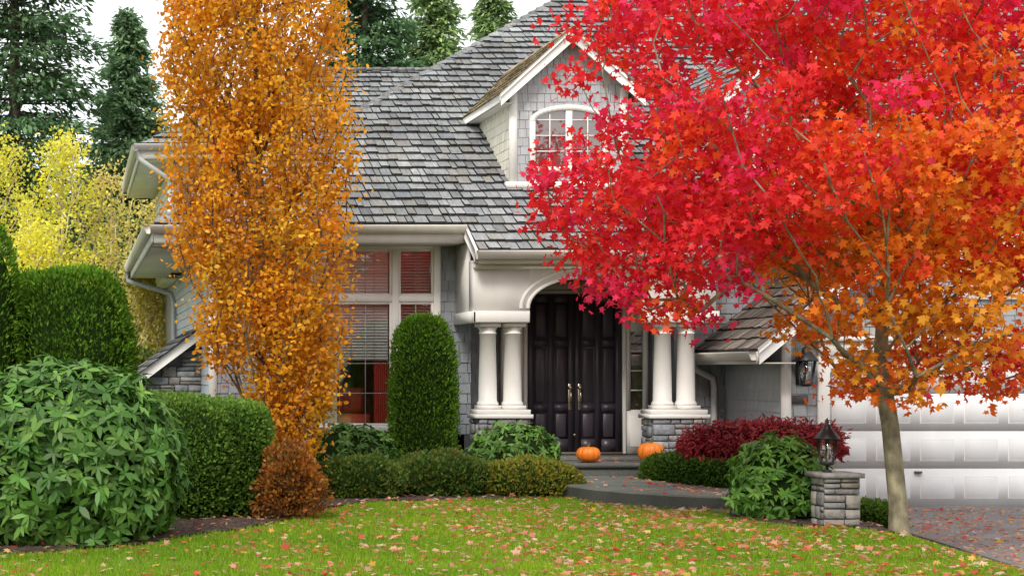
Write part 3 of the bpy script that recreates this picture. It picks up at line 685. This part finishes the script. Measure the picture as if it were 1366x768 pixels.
# ------------------------------------------------------------------ lanterns
def lantern(mb,gmb,x,y,z,s=1.0):
    w=.075*s;h=.2*s
    mb.lathe(x,y,[(.03*s,z),(.06*s,z+.015*s),(.065*s,z+.03*s)],12)
    for k in range(6):
        a=math.pi/3*k; mb.tube([(x+w*.75*math.cos(a),y+w*.75*math.sin(a),z+.03*s),(x+w*1.15*math.cos(a),y+w*1.15*math.sin(a),z+.03*s+h)],.008*s,5)
    gmb.lathe(x,y,[(w*.68,z+.035*s),(w*1.05,z+.02*s+h)],6)
    mb.lathe(x,y,[(w*1.45,z+h+.03*s),(w*1.4,z+h+.045*s),(w*.8,z+h+.10*s),(w*.5,z+h+.13*s),(w*.45,z+h+.15*s),(w*.15,z+h+.165*s),(w*.22,z+h+.19*s),(.002,z+h+.215*s)],12)
    mb.lathe(x,y,[(.012*s,z+.03*s),(.012*s,z+.12*s)],8,(.6,.58,.5))
e=empty('wall_lantern',(9.99,GY-.05,1.5))
mb=MB((.012,.012,.013)); g=MB((.5,.5,.5)); lantern(mb,g,10.02,GY-.2,1.40,1.5)
mb.bbox(9.96,10.08,GY-.03,GY-.005,1.42,1.82,.01); mb.tube([(10.02,GY-.03,1.70),(10.02,GY-.1,1.84),(10.02,GY-.2,1.88),(10.02,GY-.2,1.76)],.014,8)
mb.build('lantern_frame',M_METAL,e); g.build('lantern_glass',M_GLASS,e)
e=empty('stone_lamp_pillar',(7.97,17.3,-.1))
st=MB(); cx,cy=7.97,17.3
st.box(cx-.15,cx+.15,cy-.15,cy+.15,-.2,.5,(.10,.10,.10)); 
SC[:]=[(.20,.20,.20),(.26,.24,.22),(.17,.17,.17),(.28,.26,.23),(.23,.20,.17)]
stones(st,cx-.19,cx+.19,-.15,.5,cy-.15,'front',.06,.15,.09,.22)
stones(st,cy-.15,cy+.15,-.15,.5,cx-.15,'left',.06,.15,.09,.22); stones(st,cy-.15,cy+.15,-.15,.5,cx+.15,'right',.06,.15,.09,.22)
st.bbox(cx-.22,cx+.22,cy-.22,cy+.22,.5,.55,.015,(.27,.26,.25)); st.build('stone_pillar',M_STONE,e)
mb=MB((.012,.012,.013)); g=MB(); mb.lathe(cx-.08,cy,[(.05,.55),(.045,.575),(.015,.585),(.015,.62)],12); lantern(mb,g,cx-.08,cy,.62,1.2)
mb.build('lantern_frame',M_METAL,e); g.build('lantern_glass',M_GLASS,e)

# ------------------------------------------------------------------ pumpkins
def pumpkin(x,y,z,r,seed,sq=1.0):
    e=empty('pumpkin',(x,y,z)); mb=MB((.76,.19,.012)); prof=[]
    for i in range(17):
        t=-math.pi/2+math.pi*i/16
        rr=r*max(.02,math.cos(t)**.75 if math.cos(t)>0 else 0.02); zz=z+(r*.74+r*.74*math.sin(t))*sq
        if i>12: zz-= r*.10*(i-12)/4
        if i<3: zz+= r*.05*(3-i)/3
        prof.append((rr,zz))
    mb.lathe(x,y,prof,96,mod=lambda a:(1-.085*abs(math.cos(a*5+seed))**6)*(1+.02*math.sin(a*2+seed)))
    mb.build('rind',M_PUMP,e,smooth=True)
    mb=MB((.13,.13,.04)); mb.tube([(x,y,z+r*1.3*sq),(x,y,z+r*1.5*sq),(x+r*.15,y,z+r*1.68*sq)],[.028,.018,.022],7); mb.build('stem',M_BARK,e)
pumpkin(7.16,23.0,.34,.165,0,.95); pumpkin(8.04,23.02,.34,.18,1,1.08)

# ------------------------------------------------------------------ shrubs
G_RHO=[(.08,.19,.03),(.11,.24,.04),(.06,.15,.025),(.15,.28,.05)]
G_HEDGE=[(.12,.24,.03),(.17,.31,.04),(.09,.18,.025),(.21,.34,.05)]
G_ARB=[(.10,.22,.02),(.13,.27,.025),(.07,.16,.016),(.17,.31,.035)]
G_BOX=[(.10,.20,.02),(.14,.26,.03),(.07,.15,.02)]
bush('rhododendron_bush',(-.15,15.9,.66),(1.16,1.0,.98),2.3,2500,.155,G_RHO,T_LANCE,M_LEAFG,1,.06,3,.20,style='rosette',zmin=0,core=(.02,.04,.012),corescale=.84)
bush('clipped_hedge',(1.0,18.7,.62),(.78,.95,.70),4.2,26000,.038,G_HEDGE,T_OVAL,M_LEAF,2,.04,5,.07)
bush('clipped_hedge',(1.80,18.75,.60),(.42,.75,.66),4,14000,.038,G_HEDGE,T_OVAL,M_LEAF,3,.04,5,.07)
bush('arborvitae',(-.02,22.3,1.35),(.82,.8,1.62),2.9,26000,.065,G_ARB,T_DIA,M_NEEDLE,4,.035,4,.09,up=.9)
bush('arborvitae',(-.62,23.4,1.2),(.75,.7,1.80),3.0,14000,.065,G_ARB,T_DIA,M_NEEDLE,5,.03,4,.08,up=.9)
bush('arborvitae',(-1.45,22.0,1.6),(.74,.8,2.02),3.4,16000,.065,G_ARB,T_DIA,M_NEEDLE,6,.03,4,.08,up=.9)
bush('columnar_arborvitae',(4.95,23.45,1.1),(.45,.42,1.27),3.2,19000,.052,G_ARB,T_DIA,M_NEEDLE,7,.035,5,.07,up=1.0)
bush('rhododendron_bush',(3.75,22.4,.42),(.60,.5,.48),2.2,480,.12,G_RHO,T_LANCE,M_LEAFG,8,.08,4,.14,style='rosette')
bush('rhododendron_bush',(6.02,22.6,.42),(.58,.5,.47),2.2,500,.11,[(.11,.24,.035),(.16,.30,.06),(.08,.18,.03)],T_LANCE,M_LEAFG,9,.08,4,.14,style='rosette')
bush('rhododendron_bush',(7.68,18.0,.38),(.50,.45,.50),2.1,580,.11,[(.12,.28,.035),(.16,.33,.05),(.08,.20,.03)],T_LANCE,M_LEAFG,10,.12,5,.16,style='rosette',zmin=-.05)
bush('azalea_shrub',(3.55,20.9,.16),(.62,.5,.36),2.2,7000,.042,[(.10,.18,.025),(.17,.20,.03),(.07,.13,.02)],T_OVAL,M_LEAF,11,.18,6,.12)
bush('azalea_shrub',(4.75,21.4,.18),(.72,.55,.38),2.2,8500,.042,[(.07,.16,.025),(.11,.21,.03),(.17,.14,.03)],T_OVAL,M_LEAF,12,.18,6,.12)
bush('azalea_shrub',(5.85,21.35,.15),(.66,.45,.32),2.4,8500,.038,[(.26,.30,.03),(.33,.34,.04),(.17,.23,.03),(.36,.22,.03)],T_OVAL,M_LEAF,13,.14,6,.10)
bush('burning_bush_shrub',(2.35,17.9,.34),(.38,.36,.46),2.1,6000,.042,[(.42,.13,.025),(.34,.09,.02),(.50,.24,.03),(.20,.10,.03)],T_OVAL,M_LEAF,14,.30,7,.30,core=(.06,.03,.015),corescale=.5)
bush('boxwood_hedge',(8.25,22.0,.18),(.66,.36,.34),3.6,11000,.034,G_BOX,T_OVAL,M_LEAF,15,.06,6,.06,zmin=-.05)
bush('boxwood_hedge',(8.78,18.3,-.03),(.28,.5,.20),4,4000,.034,G_BOX,T_OVAL,M_LEAF,16,.04,6,.05,zmin=-.25)
lm=bush('laceleaf_japanese_maple',(8.62,20.6,.68),(1.02,.6,.30),2.1,11000,.07,[(.30,.02,.03),(.42,.03,.045),(.20,.015,.025),(.50,.08,.07)],T_LANCE,M_LEAF,17,.12,4,.14,core=(.05,.01,.01),up=-.6,zmin=.56,stems=False)
mb=MB((.08,.06,.05)); 
for i in range(6):
    a=i*1.05; mb.tube([(8.62,20.6,-.1),(8.62+.1*math.cos(a),20.6+.1*math.sin(a),.4),(8.62+.5*math.cos(a),20.6+.3*math.sin(a),.75)],[.05,.035,.015],7)
mb.build('trunk',M_BARK,lm,smooth=True)

# ------------------------------------------------------------------ red maple
def thin(c,dmin):
    out=[]
    for p in c:
        if not out or np.min(np.linalg.norm(np.array(out)-p,axis=1))>dmin: out.append(p)
    return np.array(out)
def in_ell(n,c,r,powr=.42):
    d=norm(rng.normal(size=(n,3))); return np.array(c)+d*(rng.random((n,1))**powr)*np.array(r)
c=in_ell(2800,(8.22,16.95,3.95),(3.42,2.2,2.85),.38)
xmin=np.interp(c[:,2],[2.0,2.6,3.0,3.6,3.9,4.6,5.2,6.8],[5.1,4.95,4.80,4.78,5.02,5.22,5.18,5.3])
c=c[c[:,0]>xmin]
hz=np.hypot(c[:,0]-8.3,c[:,1]-16.85)
keep=(c[:,2]>1.42)&~((hz<.35)&(c[:,2]<1.9))
zlow=np.interp(c[:,0],[4.6,5.1,5.5,5.8,6.6,7.0,7.5,7.8,8.6,10,12],[3.0,2.75,2.45,2.1,2.1,2.2,2.1,1.45,1.42,1.65,1.8])
keep&=c[:,2]>zlow
gap=lump(c,1.55,5); keep&=gap>-.30
mids=(c[:,0]>6.3)&(c[:,0]<7.7)&(c[:,2]<2.85)&(rng.random(len(c))<.62)
keep&=~mids
c=c[keep]; c=thin(c,.24)[:720]
def red_leaves(root,cen):
    n=len(cen); per=rng.integers(40,98,n)
    idx=np.repeat(np.arange(n),per); m=len(idx)
    off=rng.normal(size=(m,3))*np.array([.14,.14,.10]); off[:,2]-=np.abs(rng.normal(size=m))*.05
    pos=cen[idx]+off
    X,Z=cen[:,0],cen[:,2]
    og=.84*np.exp(-((X-8.30)/1.15)**2)*np.exp(-((Z-2.9)/2.3)**2)+rng.normal(size=n)*.22+np.where((Z<2.5)&(X<9.3),.24,0)-np.where(X<6.9,.06,0)
    og=np.clip(og,0,1)[idx]+rng.normal(size=m)*.10; og=np.clip(og,0,1)[:,None]
    crim=np.array([.86,.028,.045]); red=np.array([.94,.08,.03]); orng=np.array([.94,.25,.02]); yel=np.array([.88,.46,.04])
    col=np.where(og<.35,crim+(red-crim)*(og/.35),np.where(og<.8,red+(orng-red)*((og-.35)/.45),orng+(yel-orng)*((og-.8)/.2*.8)))
    pink=(rng.random((n,1))<.25)[idx]; col=np.where(pink&(og<.4),np.array([.86,.035,.12]),col)
    col=col*rng.uniform(.75,1.10,(m,1))
    A=norm(rand_dirs(m)*.9+np.array([0,0,-.55])); Nn=rand_dirs(m)+np.array([0,-.2,.7])
    leafmesh('leaves',pos,A,Nn,rng.uniform(.056,.108,m),col,T_MAPLE,M_LEAF,root)
trk=[(8.40,16.8,-.12),(8.385,16.8,.25),(8.34,16.8,.7),(8.31,16.81,1.05),(8.26,16.82,1.38),(8.22,16.84,1.7),(8.26,16.86,2.15),(8.32,16.88,2.7)]
grow_tree('red_maple_tree',trk,.092,c,red_leaves,rise=.85,twig=.0055,bark=(.21,.185,.12),expo=2.0,attach_min=4,pathw=.30,barkvar=.15)

# ------------------------------------------------------------------ orange columnar tree
n0=1400; zc=rng.uniform(.35,7.6,n0)
prof=np.interp(zc,[.3,1.0,2.0,3.2,5.5,7.0,7.6],[.26,.52,.86,1.12,1.18,.98,.6])
cx_=np.interp(zc,[0,1,3,7],[2.66,2.60,2.32,2.22])
a=rng.random(n0)*6.283; rr=np.sqrt(rng.random(n0))*prof*1.0
c=np.stack([cx_+rr*np.cos(a),20.5+rr*np.sin(a)*.9,zc],-1); c=c[lump(c,2.6,4)>-.62]; c=thin(c,.17)[:760]
def or_leaves(root,cen):
    n=len(cen); per=rng.integers(50,95,n); idx=np.repeat(np.arange(n),per); m=len(idx)
    pos=cen[idx]+rng.normal(size=(m,3))*np.array([.09,.09,.15])
    base=pick([(.88,.40,.02),(.94,.48,.022),(.82,.31,.018),(.92,.56,.045),(.64,.28,.03)],n,.10)
    col=base[idx]*rng.uniform(.72,1.10,(m,1))
    A=norm(rand_dirs(m)+np.array([0,0,.1])); Nn=rand_dirs(m)+np.array([0,-.2,.4])
    leafmesh('leaves',pos,A,Nn,rng.uniform(.045,.08,m),col,T_OVAL,M_LEAF,root)
trk=[(2.66,20.5,-.05),(2.65,20.5,.3),(2.63,20.5,.7),(2.55,20.5,1.3),(2.45,20.5,2.0),(2.35,20.5,3.0),(2.28,20.5,4.2),(2.24,20.5,5.6),(2.2,20.5,7.0)]
grow_tree('orange_columnar_tree',trk,.085,c,or_leaves,rise=1.6,twig=.006,bark=(.16,.11,.07),expo=2.1,attach_min=1,pathw=.25)

# ------------------------------------------------------------------ conifers & background
def conifer_data(x,y,Ht,R,cols,z0=0,dens=1.0,el=.42,kk=26):
    C=[];A=[];S=[];K=[]
    nb=int(150*dens)
    br=[]
    for i in range(nb):
        f=(i+random.random())/nb; z=Ht*(.06+.93*f); L=R*((1-f)**.75)*random.uniform(.65,1.15)+.15
        a=random.uniform(0,6.283); d=np.array([math.cos(a),math.sin(a),-.12+.35*f])
        k=int(kk*dens*(.35+L/R))
        t=rng.random(k)**.75
        p=np.array([x,y,z])+d*(t*L)[:,None]+np.array([0,0,-1])*((t*L)**2*.05)[:,None]
        sd=np.cross(d,[0,0,1]); w=(rng.normal(size=k)*.24*L*(1-t*.5))
        p=p+sd*w[:,None]+rng.normal(size=(k,3))*.1
        C.append(p); A.append(norm(d*.9+np.sign(w)[:,None]*sd*.6+rng.normal(size=(k,3))*.45+np.array([0,0,-.55])))
        S.append(rng.uniform(.6,1.3,k)*el); c_=pick(cols,1,.25)[0]; K.append(c_*rng.uniform(.7,1.25,(k,1)))
        br.append(((x,y,z),tuple(np.array([x,y,z])+d*L*.8)))
    return np.concatenate(C),np.concatenate(A),np.concatenate(S),np.concatenate(K),br
DG=[(.12,.21,.10),(.15,.25,.115),(.09,.17,.085)]; LG=[(.32,.44,.19),(.38,.50,.21),(.25,.36,.16)]
for (x,y,h,r,cl) in [(-1.9,52,20.5,4.6,DG),(1.95,60,14.8,3.0,[(.20,.32,.17),(.25,.37,.19)]),(10.2,58,20,3.4,DG),(13.4,62,17.5,3.4,LG),(16.3,64,17.5,2.6,LG),(-5.5,54,18,4.2,DG)]:
    C,A,S,K,brs=conifer_data(x,y,h,r,cl,dens=2.3,el=.29,kk=54)
    e=empty('conifer_tree',(x,y,0)); m=len(C)
    leafmesh('needles',C,A,rand_dirs(m)*.6+np.array([0,0,1]),S,K,T_DIA,M_NEEDLE,e)
    mb=MB((.08,.06,.045)); mb.tube([(x,y,0),(x,y,h*.5),(x,y,h*.98)],[.3,.18,.03],8)
    for a_,b_ in brs: mb.tube([a_,b_],[.035,.01],4,cap=False)
    mb.build('trunk_and_branches',M_BARK,e)
Cs=[];As=[];Ss=[];Ks=[]
for i in range(40):
    x=-28+i*1.9+random.uniform(-.8,.8); y=random.uniform(70,82); h=random.uniform(9.5,13.0)
    if 0<x<3.5: h*=.9
    C,A,S,K,_=conifer_data(x,y,h,random.uniform(2.8,3.8),random.choice([DG,DG,LG,[(.26,.35,.12)]]),dens=.9,el=.8); Cs.append(C);As.append(A);Ss.append(S);Ks.append(K)
C=np.concatenate(Cs); leafmesh('unseen_reflection_trees',C,np.concatenate(As),rand_dirs(len(C))*.6+np.array([0,0,1]),np.concatenate(Ss),np.concatenate(Ks),T_DIA,M_NEEDLE)
Cs=[];As=[];Ss=[];Ks=[]
for i in range(26):
    x=-26+i*2.6; y=random.uniform(-34,-26); h=random.uniform(6,10)
    C,A,S,K,_=conifer_data(x,y,h,3.2,random.choice([DG,LG,DG,[(.3,.12,.04)]]),dens=.5,el=1.1); Cs.append(C);As.append(A);Ss.append(S);Ks.append(K)
C=np.concatenate(Cs); leafmesh('unseen_reflection_trees',C,np.concatenate(As),rand_dirs(len(C))*.6+np.array([0,0,1]),np.concatenate(Ss),np.concatenate(Ks),T_DIA,M_NEEDLE)  # unseen trees behind the camera, added so windows reflect them instead of bright sky
for (x,y,h,w,dn) in [(-2.0,42,7.6,1.6,1.4),(-.3,40,7.2,1.2,1.3),(.9,41,6.6,1.2,.9),(2.2,44,6.4,1.0,.7),(-3.6,43,7.2,1.5,1),(1.5,38.5,4.2,.9,1),(-.9,38,4.8,1.1,1.3)]:
    nc=int(105*dn); zc=rng.uniform(.12,1,nc)**.8*h; rr=np.sqrt(rng.random(nc))*w*np.interp(zc/h,[0,.3,.7,1],[.5,1,.9,.3]); a=rng.random(nc)*6.283
    c=np.stack([x+rr*np.cos(a),y+rr*np.sin(a),zc],-1)
    def yl(root,cen,x=x):
        n=len(cen); idx=np.repeat(np.arange(n),46); m=len(idx)
        pos=cen[idx]+rng.normal(size=(m,3))*np.array([.18,.18,.2])
        pal=[(.95,.82,.06),(.88,.80,.08),(.95,.86,.14),(.68,.70,.09)] if x<.5 else [(.82,.68,.16),(.62,.58,.13),(.88,.72,.26)]
        col=pick(pal,n,.10)[idx]*rng.uniform(.78,1.08,(m,1))
        leafmesh('leaves',pos,rand_dirs(m),rand_dirs(m)+np.array([0,0,.4]),rng.uniform(.06,.12,m),col,T_OVAL,M_LEAF,root)
    grow_tree('birch_tree',[(x,y,0),(x+.05,y,h*.25),(x-.03,y,h*.5),(x,y,h*.75),(x,y,h*.95)],.06,c,yl,rise=1.8,twig=.014,bark=(.55,.46,.34),attach_min=1,pathw=.2)
bush('salal_thicket',(.2,33,.8),(3.4,1.2,1.3),2.4,12000,.12,[(.10,.16,.03),(.18,.24,.05),(.40,.34,.06)],T_OVAL,M_LEAF,21,.15,1.2,.3)
mb=MB((.20,.13,.08))
for i in range(60): mb.box(-6+i*.125,-6+i*.125+.115,29.5,29.52,-.05,1.5+.01*(i%3),vary((.24,.15,.09),.2))
mb.box(-6,1.15,29.53,29.57,.3,.4); mb.box(-6,1.15,29.53,29.57,1.2,1.3); mb.build('wooden_fence',M_BARK)

# ------------------------------------------------------------------ grass & fallen leaves
n=380000
x=rng.uniform(-1.2,9.6,n); y=12+(rng.random(n)**1.15)*9.6
k=lawn_mask(x,y)&(x/y<.66)&(x/y>-.1); x=x[k];y=y[k]; m=len(x)
P3=np.stack([x,y,y*0],-1)
hh=rng.uniform(.022,.055,m)*(1+.35*lump(P3,4.5,2))
patch=((lump(P3,1.1,3)+.5*lump(P3,3.7,6))[:,None]*.7+1)/2
gc=np.array([.15,.31,.018])*(1-patch)+np.array([.30,.43,.03])*patch
gc=gc*rng.uniform(.6,1.3,(m,1)); dry=rng.random((m,1))<.05; gc=np.where(dry,np.array([.42,.34,.12]),gc)
A=norm(rng.normal(size=(m,3))*.38+np.array([0,0,1])); 
leafmesh('lawn_grass',np.stack([x,y,H(x,y)-.004],-1),A,rand_dirs(m)*np.array([1,1,.1]),hh,gc,T_BLADE,M_GRASS,origin=(0,0,0))
FL=[(.72,.05,.04),(.76,.18,.05),(.78,.44,.30),(.80,.56,.44),(.84,.64,.50),(.62,.16,.08),(.86,.54,.10),(.70,.40,.26),(.74,.10,.10),(.80,.32,.24)]
def scatter(n,maskf,zf,x0,x1,y0,y1,lo=.04,hi=.088,dens=None,tilt=.42):
    x=rng.uniform(x0,x1,n); y=rng.uniform(y0,y1,n); k=maskf(x,y)
    if dens is not None: k&=rng.random(n)<dens(x,y)
    x=x[k];y=y[k];m=len(x)
    a=rng.random(m)*6.283
    Nn=norm(rng.normal(size=(m,3))*tilt+np.array([0,0,1])); A=np.stack([np.cos(a),np.sin(a),rng.normal(size=m)*.15],-1)
    return np.stack([x,y,zf(x,y)],-1),A,Nn,rng.uniform(lo,hi,m),pick(FL,m,.2)
def dl(x,y):
    d=.20+.55*np.exp(-((x-6.1)/3.2)**2)+np.clip((15.5-y)*.05,0,.15); cl=(lump(np.stack([x,y,y*0],-1),2.3,9)+1)/2
    return np.clip(d*(.15+1.2*cl),0,1)
parts=[scatter(14000,lawn_mask,lambda x,y:H(x,y)+rng.uniform(.02,.045,len(x)),-1,9.6,12,21,dens=dl),
 scatter(1500,lambda x,y:in_poly(x,y,SLAB),lambda x,y:.18+0*x,6,8.4,18.7,22.7,dens=lambda x,y:np.where(x>7.3,.40,.10)),
 scatter(5200,lambda x,y:(x>drive_edge(y)+.05),lambda x,y:-.238+0*x,8.6,14,13,22.5,dens=lambda x,y:np.clip(1.0-(x-drive_edge(y))/4.2,0.12,1)),
 scatter(2600,lambda x,y:(y>bed_edge(x)),lambda x,y:H(x,y)+.05,-2,6.2,14.3,21,dens=lambda x,y:.35+0*x),
 scatter(900,lambda x,y:in_poly(x,y,RBED)&~in_poly(x,y,SLAB),lambda x,y:H(x,y)+.05,7,9.8,17,22,dens=lambda x,y:.5+0*x),
 scatter(60,lambda x,y:x>0,lambda x,y:.345+0*x,6.6,8.25,22.9,25)]
C,A,Nn,S,K=[np.concatenate([p[i] for p in parts]) for i in range(5)]
leafmesh('fallen_leaves',C,A,Nn,S,K,T_MAPLE,M_LEAF,origin=(0,0,0))

# ------------------------------------------------------------------ light, sky, camera
w=bpy.data.worlds.new('World'); scene.world=w; w.use_nodes=True; nt=w.node_tree; nt.nodes.clear()
out=nt.nodes.new('ShaderNodeOutputWorld'); bg=nt.nodes.new('ShaderNodeBackground'); sky=nt.nodes.new('ShaderNodeTexSky')
sky.sky_type='NISHITA'; sky.sun_disc=False; el=math.radians(44); az=math.atan2(-.42,-.90)
sky.sun_elevation=el; sky.sun_rotation=az; sky.dust_density=4; sky.air_density=1
mx=nt.nodes.new('ShaderNodeMixRGB'); mx.inputs[0].default_value=.80; mx.inputs[2].default_value=(11.2,11.5,11.3,1)
nt.links.new(sky.outputs[0],mx.inputs[1]); nt.links.new(mx.outputs[0],bg.inputs[0]); bg.inputs[1].default_value=.15; nt.links.new(bg.outputs[0],out.inputs[0])
sd=bpy.data.lights.new('sun','SUN'); sd.energy=2.4; sd.angle=math.radians(14); sd.color=(1,.95,.87)
so=bpy.data.objects.new('sun',sd); COLL.objects.link(so)
d=Vector((math.sin(az)*math.cos(el),math.cos(az)*math.cos(el),math.sin(el)))
so.rotation_euler=d.to_track_quat('Z','Y').to_euler(); so.location=(-10,-5,20)
cd=bpy.data.cameras.new('camera'); cam=bpy.data.objects.new('camera',cd); COLL.objects.link(cam)
cam.location=(0,0,1.6); cam.rotation_euler=(math.radians(90),0,0)
cd.sensor_width=36; cd.lens=2200/1366*36; cd.shift_x=(683-100)/1366; cd.shift_y=(496-384)/1366; cd.clip_end=3000; cd.clip_start=.1
scene.camera=cam
scene.view_settings.view_transform='Standard'; scene.view_settings.look='None'; scene.view_settings.exposure=0
